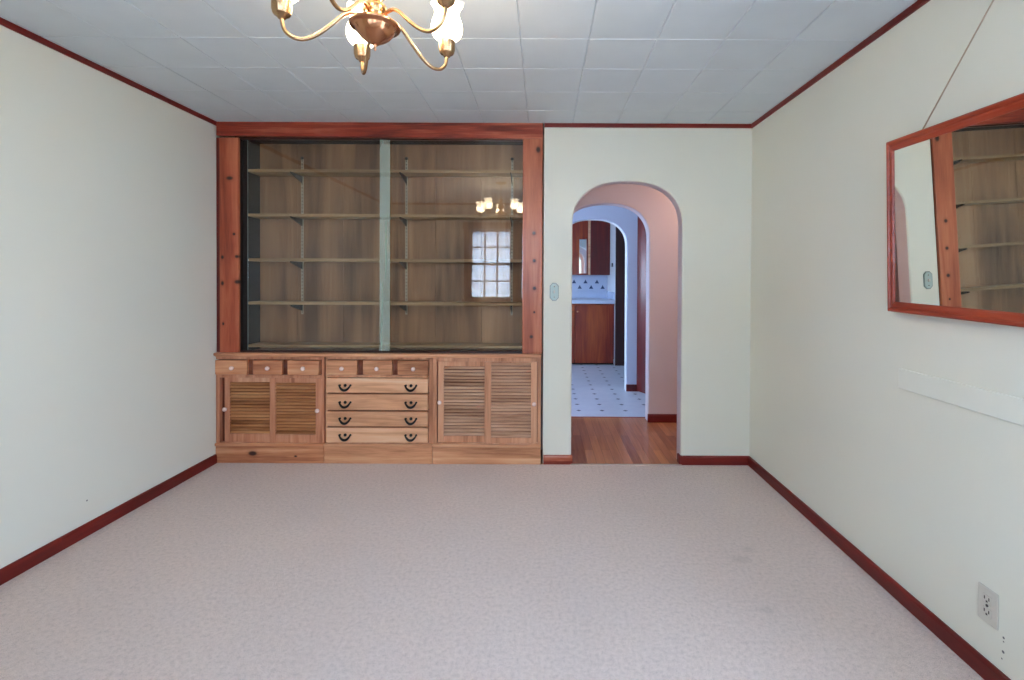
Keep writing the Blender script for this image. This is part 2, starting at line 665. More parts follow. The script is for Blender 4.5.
def arch_wall(x0, x1, y0, y1, xa, xb, spring, top, zc=ZC + .05, ease=.013, e=2.4):
    """wall slab with an open archway whose plaster edges are rounded; slot 0 front, slot 1 arch and rear"""
    ar = arch_pts(xa, xb, spring, top, e=e)
    poly = [(x0, -.02), (xa, -.02)] + ar + [(xb, -.02), (x1, -.02), (x1, zc), (x0, zc)]
    t = bmesh.new()
    fa = [t.verts.new((u, y0, v)) for u, v in poly]
    fb = [t.verts.new((u, y1, v)) for u, v in poly]
    n = len(poly)
    f0 = t.faces.new(fa)
    f1 = t.faces.new(fb[::-1])
    for i in range(n):
        t.faces.new((fa[i], fb[i], fb[(i + 1) % n], fa[(i + 1) % n]))
    bmesh.ops.recalc_face_normals(t, faces=t.faces)
    sel = []
    lo, hi = 1, 1 + len(ar) + 1
    for ed in t.edges:
        i = [fa.index(v) if v in fa else -1 for v in ed.verts]
        if min(i) >= lo and max(i) <= hi and abs(i[0] - i[1]) == 1:
            sel.append(ed)
    bmesh.ops.bevel(t, geom=sel, offset=ease, segments=4, affect='EDGES', profile=.5)
    mb = MB()
    me = bpy.data.meshes.new('t')
    for f in t.faces:
        c = f.calc_center_median()
        inside = xa - .001 + ease * .6 < c.x < xb + .001 - ease * .6 and c.y > y0 + ease * .45
        f.material_index = 1 if (c.y > y1 - .001 or (xa - .02 < c.x < xb + .02 and c.z < top + .02 and c.y > y0 + ease * .62)) else 0
        f.smooth = False
    t.to_mesh(me)
    t.free()
    mb.bm.from_mesh(me)
    bpy.data.meshes.remove(me)
    return mb


struct('wall_back', arch_wall(.008, XR + .02, YB, 3.43, .206, .966, 1.652, 1.963), 'wall', ('pink',))
# wall behind the built-in bookcase and the run of the hall wall beyond it
struct('wall_back_recess', MB().box(XL - .12, .006, 3.60, 3.64, -.05, ZC + .1), 'pink')
struct('wall_back_return', MB().box(.008, .05, 3.43, 3.64, -.05, ZC + .1), 'pink')
struct('wall_hall_front', MB().box(XR + .02, 2.4, 3.36, 3.43, -.05, ZC + .1), 'pink')
struct('wall_hall_back', arch_wall(-1.7, 2.4, 4.31, 4.43, .18, .956, 1.645, 1.963), 'pink', ('pink',))
struct('wall_hall_left', MB().box(-1.75, -1.65, 3.64, 4.54, -.05, ZC + .1).box(-1.75, -1.65, 5.40, 5.6, -.05, ZC + .1).box(-1.75, -1.65, 4.54, 5.40, -.05, .7).box(-1.75, -1.65, 4.54, 5.40, 1.9, ZC + .1), 'pink')  # the unseen opening is added to bring daylight into the passage
struct('wall_hall_right', MB().box(2.38, 2.48, 3.36, 8.4, -.05, ZC + .1), 'pink')
struct('wall_passage_back', arch_wall(-1.65, 2.38, 5.5, 5.61, .20, .962, 1.655, 1.97), 'wall_daylit', ('white',))
struct('wall_passage_right', MB().box(1.46, 1.54, 4.43, 5.5, -.05, ZC + .05), 'wall_daylit')

# ---- rear wall with two double-hung windows and an added third
WZ0, WZ1 = .985, 2.0
WX = [(-1.045, -.43), (-.335, .28), (.42, 1.005)]  # third window is added, unseen, to let in more daylight
rb = MB()
xs = [XL - .12] + [v for w in WX for v in w] + [XR + .12]
for i in range(0, len(xs), 2):
    rb.box(xs[i], xs[i + 1], YR - .14, YR, -.05, ZC + .1)
WZ = [(WZ0, WZ1), (WZ0, WZ1), (WZ0, WZ1)]
for (a, b), (z0, z1) in zip(WX, WZ):
    rb.box(a, b, YR - .14, YR, -.05, z0)
    rb.box(a, b, YR - .14, YR, z1, ZC + .1)
struct('wall_rear', rb, 'wall')


def window(name, w, h, mat):
    """double-hung six-over-six window in its own frame: x along the wall, y towards the room; placed by mat"""
    root = struct(name, MB()
                  .box(-w / 2 - .07, -w / 2 + .012, -.002, .016, -.02, h + .07, .003)
                  .box(w / 2 - .012, w / 2 + .07, -.002, .016, -.02, h + .07, .003)
                  .box(-w / 2 - .085, w / 2 + .085, -.002, .02, h - .012, h + .085, .003)
                  .box(-w / 2 - .09, w / 2 + .09, -.02, .035, -.03, 0.006, .004)
                  .box(-w / 2 - .07, w / 2 + .07, -.002, .014, -.10, -.03, .003)
                  .move(mat), 'mahogany')
    for nm, z0, z1, y in (('sash', 0.006, h / 2 + .015, -.045), ('sash', h / 2 - .015, h - .01, -.085)):
        s = MB()
        x0, x1 = -w / 2 + .006, w / 2 - .006
        s.box(x0, x0 + .032, y, y + .03, z0, z1, .003).box(x1 - .032, x1, y, y + .03, z0, z1, .003)
        s.box(x0, x1, y, y + .03, z0, z0 + .032, .003).box(x0, x1, y, y + .03, z1 - .03, z1, .003)
        for k in (1, 2):
            xx = x0 + .032 + (x1 - x0 - .064) * k / 3
            s.box(xx - .010, xx + .010, y + .005, y + .025, z0 + .03, z1 - .03)
        zz = (z0 + z1) / 2
        s.box(x0 + .03, x1 - .03, y + .005, y + .025, zz - .010, zz + .010)
        so = struct(nm, s.move(mat), 'brownwood', parent=root)
        struct('pane', MB().box(x0 + .02, x1 - .02, y + .013, y + .017, z0 + .02, z1 - .02).move(mat), 'pane', parent=so)
    return root


for i, ((a, b), (z0, z1)) in enumerate(zip(WX, WZ)):
    window('window_%d' % (i + 1), b - a, z1 - z0, Matrix.Translation(((a + b) / 2, YR, z0)))
    portal('window_daylight', ((a + b) / 2, YR - .16, (z0 + z1) / 2), (0, 1, 0), b - a, z1 - z0)

window('window_4', SY1 - SY0, SZ1 - SZ0, Matrix.Translation((XR, (SY0 + SY1) / 2, SZ0)) @ Matrix.Rotation(pi / 2, 4, 'Z'))
portal('added_window_daylight', (XR + .14, (SY0 + SY1) / 2, (SZ0 + SZ1) / 2), (-1, 0, 0), SY1 - SY0, SZ1 - SZ0)

# ---- kitchen shell
struct('wall_kitchen_back', MB().box(-1.65, 1.08, 8.0, 8.1, -.05, ZC + .1), 'wall_daylit')
struct('wall_kitchen_side', MB().box(1.08, 1.16, 7.15, 8.1, -.05, ZC + .1), 'white')
kb = MB()
kb.box(1.16, 1.215, 7.15, 7.25, -.05, ZC + .1).box(1.86, 2.4, 7.15, 7.25, -.05, ZC + .1).box(1.2, 1.9, 7.15, 7.25, 2.1, ZC + .1)
struct('wall_kitchen_end', kb, 'wall_daylit')
kl = MB()
kl.box(-1.66, -1.56, 5.6, 5.8, -.05, ZC + .1).box(-1.66, -1.56, 7.0, 8.1, -.05, ZC + .1)
kl.box(-1.66, -1.56, 5.8, 7.0, -.05, 1.0).box(-1.66, -1.56, 5.8, 7.0, 1.68, ZC + .1)  # unseen opening added so that daylight reaches the kitchen
struct('wall_kitchen_left', kl, 'wall_daylit')
portal('added_kitchen_daylight', (-1.68, 6.4, 1.375), (1, 0, 0), 1.2, .75)
portal('added_passage_daylight', (-1.78, 4.97, 1.3), (1, 0, 0), .86, 1.2)

# ---- baseboards (rounded top) and crown strips
def base_prof(d, h=.062, t=.014, s=1):
    """profile in (distance from the wall, height)"""
    return [(d, 0), (d + s * t, 0), (d + s * t, h - .012), (d + s * t * .8, h - .004), (d + s * t * .4, h), (d, h)]


struct('baseboard_left', MB().prism(base_prof(XL), 'y', YR, 3.312), 'mahogany_y')
struct('baseboard_right', MB().prism(base_prof(XR, s=-1), 'y', YR, YB), 'mahogany_y')
b1 = MB().prism(base_prof(YB, s=-1), 'x', .012, .205).box(.19, .2145, YB - .0145, YB + .045, 0, .0625, .006, 3)
struct('baseboard_back', b1, M['header'])
b2 = MB().prism(base_prof(YB, s=-1), 'x', .966, XR).box(.953, .982, YB - .0145, YB + .05, 0, .0625, .007, 3)
struct('baseboard_back_right', b2, 'mahogany')
struct('baseboard_rear', MB().prism(base_prof(YR), 'x', XL, XR), 'mahogany')
struct('baseboard_hall', MB().prism(base_prof(4.31, .076, s=-1), 'x', .950, 2.38), 'mahogany')
struct('baseboard_passage', MB().prism(base_prof(5.5, .08, s=-1), 'x', .965, 1.46), 'mahogany')
cr = lambda d, s: [(d, ZC + .001), (d + s * .013, ZC + .001), (d + s * .013, ZC - .022), (d + s * .009, ZC - .026), (d, ZC - .026)]
struct('trim_3', MB().prism(cr(XL, 1), 'y', YR, 3.33), 'mahogany_y')
struct('trim_4', MB().prism(cr(XR, -1), 'y', YR, YB), 'mahogany_y')
struct('trim_5', MB().prism(cr(YB, -1), 'x', .008, XR), 'mahogany')
struct('trim_6', MB().prism(cr(YR, 1), 'x', XL, XR), 'mahogany')
# flat white board fixed low on the right wall
struct('trim_7', MB().box(XR - .011, XR, .90, 1.93, .852, .933, .003), 'board')


# ------------------------------------------------------------------ built-in base cabinets
FY = 3.318          # face of the cabinets
def frame_rect(mb, x0, x1, z0, z1, y0, y1, l, r, b, t_, bev=.002):
    mb.box(x0, x0 + l, y0, y1, z0, z1, bev)
    mb.box(x1 - r, x1, y0, y1, z0, z1, bev)
    mb.box(x0 + l, x1 - r, y0 + .001, y1, z0, z0 + b, bev)
    mb.box(x0 + l, x1 - r, y0 + .001, y1, z1 - t_, z1, bev)
    return mb


def knob(parent, x, y, z):
    p = [(.0, .002), (.0065, .002), (.006, -.006), (.0115, -.010), (.0145, -.016), (.0150, -.021), (.0125, -.027), (.0065, -.0305), (.0, -.031)]
    return obj('knob', MB().lathe(p, (x, y, z), 20, 'y'), 'ceramic', parent)


def bail_pull(parent, x, y, z):
    mb = MB()
    pts, rs = [], []
    for i in range(21):
        t = -1 + 2 * i / 20
        pts.append((x + .041 * t, y - .010 - .008 * (1 - t * t), z + .017 - .037 * (1 - abs(t) ** 2.2)))
        rs.append(  .0042 + .0046 * (1 - t * t))
    mb.tube(pts, rs, 10)
    for s in (-1, 1):
        mb.lathe([(.0, .0), (.0075, .0), (.0075, -.003), (.005, -.006), (.0045, -.014), (.0, -.015)], (x + s * .036, y, z + .011), 12, 'y')
    mb.lathe([(.0, .0), (.0105, .0), (.0105, -.004), (.005, -.008), (.0, -.008)], (x, y, z + .011), 14, 'y')
    return obj('pull', mb, 'black', parent)


def drawer(parent, x0, x1, z0, z1, name='drawer', mat='amber'):
    mb = MB().box(x0, x1, FY - .012, FY + .16, z0, z1, .004, 2)
    return obj(name, mb, mat, parent)


def louver_door(parent, x0, x1, z0, z1, y0, l, r, b, t_, kx, kz, smat='slat', fmat='amber_v'):
    """sliding door: frame, a panel of tilted slats, a knob"""
    y1 = y0 + .017
    d = obj('door', frame_rect(MB(), x0, x1, z0, z1, y0, y1, l, r, b, t_), fmat, parent)
    mb = MB()
    za, zb = z0 + b, z1 - t_
    n = round((zb - za) / .0228)
    for i in range(n):
        zc = za + (i + .5) * (zb - za) / n
        m = Matrix.Translation((0, y0 + .0095, zc)) @ Matrix.Rotation(math.radians(36), 4, 'X')
        mb.box(x0 + l - .004, x1 - r + .004, -.0108, .0108, -.0024, .0024, .0012, 2, m)
    mb.mi = 1
    mb.box(x0 + l - .004, x1 - r + .004, y1 + .001, y1 + .004, za, zb)  # dark backing sheet, shade between the slats put into its colour
    obj('louver_panel', mb, smat, d, extra=('flute',))
    knob(d, kx, y0, kz)
    return d


def carcass(root, x0, x1, stiles, rails, hm='amber', pm=None, inset=0.0):
    mb = MB().box(x0 + .004, x1 - .004, FY + .03, 3.595, .0, .7365)
    obj('carcass', mb, 'flute', root)
    fm = MB()
    for a, b, z0, z1 in stiles:
        fm.box(a, b, FY + inset, FY + .032, z0, z1, .0018)
    for a, b, z0, z1 in rails:
        fm.box(a, b, FY + .0012, FY + .032, z0, z1, .0015)
    obj('face_frame', fm, hm + '_v', root)
    obj('plinth', MB().box(x0 + .0005, x1 - .0005, FY - .006, FY + .03, 0.0, .122, .003), pm or hm, root)
    obj('plinth_moulding', MB().box(x0, x1, FY - .016, FY + .03, .120, .139, .004, 3), hm, root)


def flutes(root, x0, x1, z0, z1):
    mb = MB().box(x0, x1, FY + .004, FY + .03, z0, z1)
    w = (x1 - x0) / 3
    for i in range(3):
        cx = x0 + w * (i + .5)
        mb.tube([(cx, FY + .004, z0 + .004), (cx, FY + .004, z1 - .004)], w * .42, 10)
    obj('fluted_strip', mb, 'flute_strip', root)


# ---- left unit: three small drawers over two louvred doors
U1 = (-2.258, -1.5075)
g = thing('louvered_drawer_cabinet', 'pine base cabinet with three small knobbed drawers above two louvred sliding doors, against left wall', 'cabinet',
          ((U1[0] + U1[1]) / 2, 3.44, 0), 'built-in pine base cabinets')
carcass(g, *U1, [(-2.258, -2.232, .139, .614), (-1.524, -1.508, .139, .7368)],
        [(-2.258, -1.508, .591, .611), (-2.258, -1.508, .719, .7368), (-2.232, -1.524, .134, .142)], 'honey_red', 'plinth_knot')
for a, b, kx in ((-2.256, -2.036, -2.131), (-1.994, -1.795, -1.885), (-1.757, -1.541, -1.641)):
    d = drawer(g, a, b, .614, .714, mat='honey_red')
    knob(d, kx, FY - .012, .662)
flutes(g, -2.031, -1.997, .615, .717)
flutes(g, -1.792, -1.760, .615, .717)
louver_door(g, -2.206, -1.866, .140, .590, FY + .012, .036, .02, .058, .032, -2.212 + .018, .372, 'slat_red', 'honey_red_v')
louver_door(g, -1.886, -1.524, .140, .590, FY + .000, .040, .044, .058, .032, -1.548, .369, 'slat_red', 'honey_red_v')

# ---- middle unit: three small drawers over four long ones
U2 = (-1.5065, -.757)
g = thing('drawer_chest', 'pine drawer chest with four long black-handled drawers, between the two louvred cabinets', 'cabinet',
          ((U2[0] + U2[1]) / 2, 3.44, 0), 'built-in pine base cabinets')
carcass(g, *U2, [(-1.506, -1.491, .139, .7368), (-.785, -.758, .139, .7368)],
        [(-1.491, -.785, .598, .612), (-1.491, -.785, .722, .7368), (-1.491, -.785, .136, .146)], inset=.016)
for a, b, kx in ((-1.489, -1.277, -1.375), (-1.237, -1.035, -1.135), (-.997, -.788, -.884)):
    d = drawer(g, a, b, .616, .717)
    knob(d, kx, FY - .012, .662)
flutes(g, -1.274, -1.240, .616, .720)
flutes(g, -1.032, -1.000, .616, .720)
for z0, z1, zp in ((.493, .593, .5335), (.374, .483, .4165), (.261, .363, .3045), (.149, .250, .1905)):
    d = drawer(g, -1.489, -.788, z0, z1, 'long_drawer', 'honey')
    bail_pull(d, -1.357, FY - .012, zp)
    bail_pull(d, -.903, FY - .012, zp)

# ---- right unit: two tall louvred doors
U3 = (-.756, -.006)
g = thing('louvered_cabinet', 'pine base cabinet with two tall louvred sliding doors and no drawers, beside the archway wall', 'cabinet',
          ((U3[0] + U3[1]) / 2, 3.44, 0), 'built-in pine base cabinets')
carcass(g, *U3, [(-.755, -.728, .139, .7368), (-.030, -.007, .139, .7368)],
        [(-.728, -.030, .711, .7368), (-.728, -.030, .136, .144)])
louver_door(g, -.722, -.376, .145, .709, FY + .012, .039, .02, .046, .034, -.708, .427)
louver_door(g, -.398, -.034, .145, .709, FY + .000, .046, .042, .038, .006, -.053, .422)

# ---- ledge over the three cabinets
lg = MB().box(-2.259, -.004, FY - .026, 3.30 + .295, .745, .7655, .005, 3)
lg.box(-2.258, -.005, FY - .010, FY + .05, .7375, .747, .003)
tag(obj('cabinet_ledge', lg, 'ledge', base=(-1.13, 3.44, .7375)),
    'long pine ledge running across the tops of the three base cabinets under the bookcase', 'ledge')

# ------------------------------------------------------------------ glazed bookcase
BX0, BX1 = -2.100, -.139
BBK = 3.518
g = thing('built_in_bookcase', 'empty built-in bookcase with red pine surround, wooden shelves and sliding glass doors', 'bookcase', (-1.13, 3.44, .7655))
# centre each post on its own mesh so that its knots sit right
def post(name, x0, x1, z0, mat):
    o = bpy.data.objects
    me = MB().box(x0, x1, FY, FY + .022, z0, 2.252, .004, 2)
    cxx = (x0 + x1) / 2
    bmesh.ops.translate(me.bm, vec=(-cxx, 0, 0), verts=me.bm.verts)
    m = bpy.data.meshes.new(name)
    me.bm.to_mesh(m)
    me.bm.free()
    m.materials.append(M[mat])
    ob = bpy.data.objects.new(name, m)
    col.objects.link(ob)
    ob.parent = g
    ob.location = Vector((cxx, 0, 0)) - g.location
    return ob


post('post', -2.232, BX0, .766, 'post_l')
post('post', BX1, -.001, .766, 'post_r')
obj('filler_strip', MB().box(-2.260, -2.2325, FY + .012, FY + .03, .766, 2.252), 'darkwood', g)
hd = MB().prism([(-2.2475, 2.263), (-.001, 2.248), (-.001, 2.336), (-2.2475, 2.345)], 'y', FY - .006, FY + .022)
hd.prism([(-2.2475, 2.345), (-.001, 2.336), (-.001, 2.3575), (-2.2475, 2.3575)], 'y', FY, FY + .022)
obj('header', hd, 'header', g)
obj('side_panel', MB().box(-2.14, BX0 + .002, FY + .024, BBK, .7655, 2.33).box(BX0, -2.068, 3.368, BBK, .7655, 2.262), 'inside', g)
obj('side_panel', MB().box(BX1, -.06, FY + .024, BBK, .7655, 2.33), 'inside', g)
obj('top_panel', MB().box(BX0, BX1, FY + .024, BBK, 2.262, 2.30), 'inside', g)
bp = MB()
for i in range(6):
    w = (BX1 - BX0 + .06) / 6
    bp.box(BX0 - .03 + i * w + .0006, BX0 - .03 + (i + 1) * w - .0006, BBK, BBK + .012, .7655, 2.30, .0012)
obj('back_panel', bp, 'plywood', g)
SH = (2.035, 1.724, 1.411, 1.106)
sh = []
for z in SH:
    o = obj('shelf', MB().box(-2.066, BX1 - .003, 3.372, BBK - .006, z - .010, z + .010, .002), 'shelfwood', g)
obj('shelf', MB().box(-2.066, BX1 - .003, 3.372, BBK - .006, .796, .814, .002), 'shelfwood', g)
for X in (-1.757, -.996, -.2245):
    st = MB().box(X - .008, X + .008, BBK - .006, BBK, 1.02, 2.155)
    so = None
    for k in range(46):
        zz = 1.03 + k * .0245
        st.mi = 1
        st.box(X - .003, X + .003, BBK - .0068, BBK - .0055, zz, zz + .010)
        st.mi = 0
    so = obj('shelf_standard', st, 'steel', g, extra=('slot',))
    obj('standard_cap', MB().lathe([(0, 0), (.012, 0), (.012, -.004), (.006, -.007), (0, -.007)], (X, BBK - .004, 2.158), 12, 'y'), 'bracket', so)
    for z in SH:
        zt = z - .0105
        obj('shelf_bracket', MB().prism([(BBK - .006, zt), (BBK - .17, zt), (BBK - .17, zt - .008), (BBK - .022, zt - .046), (BBK - .006, zt - .052)], 'x', X - .003, X + .003), 'bracket', g)
# grooved tracks that carry the panes
obj('track', MB().box(BX0, BX1, 3.336, 3.366, .7658, .771).box(BX0, BX1, 3.342, 3.344, .770, .778).box(BX0, BX1, 3.354, 3.356, .770, .778), 'brownwood', g)
obj('track', MB().box(BX0, BX1, 3.340, 3.366, 2.244, 2.262), 'brownwood', g)
def pane(x0, x1, y, edge):
    d = obj('glass_door', MB().box(x0, x1, y, y + .005, .772, 2.246, .0008, 1), 'glass', g)
    if edge:
        obj('edge_film', MB().box(edge[0], edge[1], y - .0008, y - .0004, .774, 2.244), 'film', d)
        obj('pane_edge', MB().box(x0 - .002, x0, y - .0005, y + .0055, .772, 2.246), 'mint_d', d)
pane(-2.052, -1.0625, 3.3450, (-1.134, -1.0625))
pane(-1.135, BX1 + .004, 3.3570, None)

# ------------------------------------------------------------------ wall plate beside the bookcase
g = thing('switch_plate', 'small pale green octagonal light switch plate on the wall between bookcase and archway', 'switch', (.082, YB, 1.196))
def octo(w, h, c):
    return [(-w + c * .9, -h), (w - c * .9, -h), (w, -h + c), (w, h - c), (w - c * .9, h), (-w + c * .9, h), (-w, h - c), (-w, -h + c)]
def octo_mb(w, h, c, y0, y1):
    return MB().prism([(.082 + u, 1.196 + v) for u, v in octo(w, h, c)], 'y', y0, y1)
obj('plate_rim', octo_mb(.031, .062, .02, YB - .004, YB), 'mint_d', g)
obj('plate', octo_mb(.026, .056, .017, YB - .0075, YB - .003), 'mint', g)
obj('toggle', MB().box(.076, .088, YB - .019, YB - .0075, 1.186, 1.206, .002), 'ivory', g)
for s in (-1, 1):
    obj('screw', MB().lathe([(0, -.0065), (.0035, -.0065), (.003, -.0088), (0, -.009)], (.082, YB, 1.196 + s * .036), 10, 'y'), 'brass_d', g)

# ------------------------------------------------------------------ outlet low on the right wall
oy, oz = 1.539, .239
g = thing('wall_outlet', 'ivory duplex power outlet plate low on right wall above the baseboard', 'outlet', (XR, oy, oz))
obj('plate', MB().box(XR - .006, XR, oy - .035, oy + .035, oz - .057, oz + .057, .003, 2), 'ivory', g)
for s in (-1, 1):
    zc = oz + s * .0205
    f = obj('socket', MB().box(XR - .0078, XR - .005, oy - .0165, oy + .0165, zc - .0135, zc + .0135, .0025, 2), 'ivory', g)
    hb = MB().box(XR - .0084, XR - .0076, oy - .0095, oy - .006, zc - .002, zc + .008)
    hb.box(XR - .0084, XR - .0076, oy + .006, oy + .0095, zc - .002, zc + .008)
    hb.box(XR - .0084, XR - .0076, oy - .003, oy + .003, zc - .010, zc - .004)
    obj('slot', hb, 'slot', f)
obj('screw', MB().lathe([(0, .0), (.0045, .0), (.004, -.0025), (0, -.003)], (XR - .0058, oy, oz), 10, 'x'), 'slot', g)

# ------------------------------------------------------------------ mirror hanging from a wire
g = thing('wall_mirror', 'large rectangular mirror in a red wood frame hanging by a wire on right wall', 'mirror', (1.44, 1.40, 1.15))
nv = Vector((-math.cos(-.0099) * math.cos(.03565), math.sin(-.0099) * math.cos(.03565), -math.sin(.03565)))
ly = nv.cross(Vector((0, 0, 1))).normalized()
lz = ly.cross(nv).normalized()
# local frame: x = along the wall away from the camera, y = out of the glass, z = up
MM = Matrix(((ly.x, nv.x, lz.x, 1.395), (ly.y, nv.y, lz.y, 1.45), (ly.z, nv.z, lz.z, 1.5), (0, 0, 0, 1)))
MM = MM @ Matrix.Translation((-.07, 0, -.0125)) @ Matrix.Rotation(-.021, 4, 'Y')
HW, HH = .549, .337
obj('backing', MB().box(-HW + .006, HW - .006, -.034, -.006, -HH + .006, HH - .006).move(MM), 'dark', g)
obj('glass', MB().box(-HW + .012, HW - .012, -.006, 0.0, -HH + .012, HH - .012).move(MM), 'mirror', g)
def moulding(x0, z0, x1, z1, wdt, flip):
    """one mitred member of the frame: outer edge runs from (x0,z0) to (x1,z1)"""
    t = bmesh.new()
    prof = [(0, -.020), (0, .010), (.12, .0135), (.30, .012), (.42, .006), (.60, .0085), (.85, .006), (1, .0015), (1, -.004)]
    ax = Vector((x1 - x0, 0, z1 - z0)).normalized()
    inn = Vector((-x0 - x1, 0, -z0 - z1))
    inn = (inn - ax * inn.dot(ax)).normalized()
    rings = []
    for end, (px, pz) in enumerate(((x0, z0), (x1, z1))):
        ring = []
        for f, h in prof:
            off = f * wdt
            mit = f * (MIT_X if abs(ax.z) < .5 else MIT_Z)
            p = Vector((px, h, pz)) + inn * off + ax * (mit if end == 0 else -mit)
            ring.append(t.verts.new(p))
        rings.append(ring)
    k = len(prof)
    for i in range(k):
        t.faces.new((rings[0][i], rings[1][i], rings[1][(i + 1) % k], rings[0][(i + 1) % k]))
    t.faces.new(rings[0][::-1])
    t.faces.new(rings[1])
    bmesh.ops.recalc_face_normals(t, faces=t.faces)
    return t
RW, SWD = .040, .026
MIT_X, MIT_Z = SWD, RW
fr = MB()
for a in ((-HW, HH, HW, HH, RW), (-HW, -HH, HW, -HH, RW), (HW, -HH, HW, HH, SWD), (-HW, -HH, -HW, HH, SWD)):
    fr._take(moulding(*a, False))
M['frame'] = wood('red_mirror_frame_wood', S(110, 30, 14), S(156, 58, 34), S(184, 88, 58), 'y', rough=.35, coat=.12)
obj('frame', fr.move(MM), 'frame', g)
top = MM @ Vector((.405, -.012, HH - .004))
top2 = MM @ Vector((-.405, -.012, HH - .004))
nail = Vector((1.431, (top.y + top2.y) / 2 + .075, 2.285))
obj('hanging_wire', MB().tube([top, nail, top2], .0026, 8), 'wire', g)
obj('nail', MB().lathe([(0, 0), (.003, 0), (.003, -.012), (.006, -.012), (.006, -.015), (0, -.015)], (XR, nail.y, nail.z + .001), 10, 'x'), 'bracket', g)

# ------------------------------------------------------------------ chandelier
CX, CY = -.4687, 1.343
DZ = -.010
g = thing('chandelier', 'five-arm brass chandelier with lit white tulip glass shades hanging from the ceiling', 'chandelier', (CX, CY, ZC))
P = lambda r, a, z: (CX + r * math.cos(a), CY + r * math.sin(a), z + DZ)
obj('canopy', MB().lathe([(0, ZC), (.062, ZC), (.062, ZC - .006), (.050, ZC - .016), (.022, ZC - .026), (.008, ZC - .030), (.006, ZC - .040), (0, ZC - .041)], (CX, CY, 0), 28), 'brass', g)
ch = MB()
for i in range(5):
    zc = ZC - .050 - i * .026
    pts = []
    for k in range(13):
        a = 2 * pi * k / 12
        u, w = .0085 * math.cos(a), .016 * math.sin(a)
        pts.append((CX + (u if i % 2 else 0), CY + (0 if i % 2 else u), zc + w))
    ch.tube(pts, .0022, 6, False)
obj('chain', ch, 'brass', g)
colp = [(0, 2.196), (.006, 2.195), (.009, 2.188), (.018, 2.180), (.022, 2.168), (.016, 2.156), (.010, 2.148), (.012, 2.138), (.026, 2.124), (.034, 2.106),
        (.034, 2.090), (.026, 2.076), (.016, 2.066), (.016, 2.058), (.030, 2.052), (.0325, 2.046), (.0325, 2.034), (.0285, 2.030), (.0285, 2.014), (.034, 2.010), (.034, 2.004), (0, 2.003)]
obj('column', MB().lathe(colp, (CX, CY, DZ), 32), 'brass', g)
bowl = [(0, 2.008), (.034, 2.007), (.056, 2.003), (.064, 2.001), (.0685, 1.997), (.0685, 1.993), (.064, 1.990), (.056, 1.990), (.054, 1.986), (.050, 1.977), (.040, 1.965), (.028, 1.956), (.016, 1.949), (.010, 1.945), (0, 1.945)]
obj('bowl', MB().lathe(bowl, (CX, CY, DZ), 40), 'brass_d', g)
obj('finial', MB().lathe([(0, 1.947), (.006, 1.946), (.0065, 1.941), (.003, 1.937), (.0045, 1.932), (.002, 1.928), (0, 1.9265)], (CX, CY, DZ), 16), 'brass_d', g)
RA = .240
for i in range(5):
    a = math.radians(46.7 + 72 * i)
    ctrl = [(.030, 2.020), (.050, 2.026), (.068, 2.026), (.088, 2.014), (.115, 1.988), (.145, 1.962), (.172, 1.946), (.196, 1.941), (.218, 1.947), (.233, 1.962), (.239, 1.982), (.240, 2.004)]
    pts = []
    for k in range(len(ctrl) - 1):       # smooth through the control points
        p0, p1, p2, p3 = [Vector(ctrl[max(0, min(len(ctrl) - 1, k + q))]) for q in (-1, 0, 1, 2)]
        for s in range(4):
            t = s / 4
            v = .5 * ((2 * p1) + (p2 - p0) * t + (2 * p0 - 5 * p1 + 4 * p2 - p3) * t * t + (3 * p1 - p0 - 3 * p2 + p3) * t ** 3)
            pts.append(P(v.x, a, v.y))
    pts.append(P(ctrl[-1][0], a, ctrl[-1][1]))
    arm = obj('arm', MB().tube(pts, .0052, 12), 'brass_p', g)
    c = P(RA, a, 0)
    cup = [(0, 1.992), (.010, 1.992), (.012, 1.998), (.020, 2.001), (.0235, 2.006), (.0235, 2.010), (.0255, 2.013), (.0255, 2.037), (.0265, 2.040), (.024, 2.040), (.022, 2.020), (0, 2.018)]
    cp = obj('cup', MB().lathe(cup, c, 24), 'brass_p', arm)
    point('bulb_light', P(RA, a, 2.085), 6.5, (1, .79, .53), .018)
    def ruffle(j, ang, r, h):
        if j >= RUF:
            k = (j - RUF + 1) / 3
            return r * (1 + .045 * k * math.cos(6 * ang)), h + .004 * k * math.cos(6 * ang)
        return r, h
    prof = [(.0215, 2.026), (.0225, 2.040), (.033, 2.048), (.043, 2.059), (.0485, 2.073), (.0490, 2.085), (.0455, 2.100), (.0400, 2.114), (.0375, 2.126), (.0390, 2.138), (.0440, 2.148), (.0495, 2.156)]
    RUF = len(prof) - 3
    inner = [(r - .0025, h) for r, h in prof[::-1]]
    nprof = len(prof)
    def ruf2(j, ang, r, h):
        jj = j if j < nprof else 2 * nprof - 1 - j
        return ruffle(jj, ang, r, h)
    obj('shade', MB().lathe(prof + inner, c, 48, ruffle=ruf2), 'shade', arm)

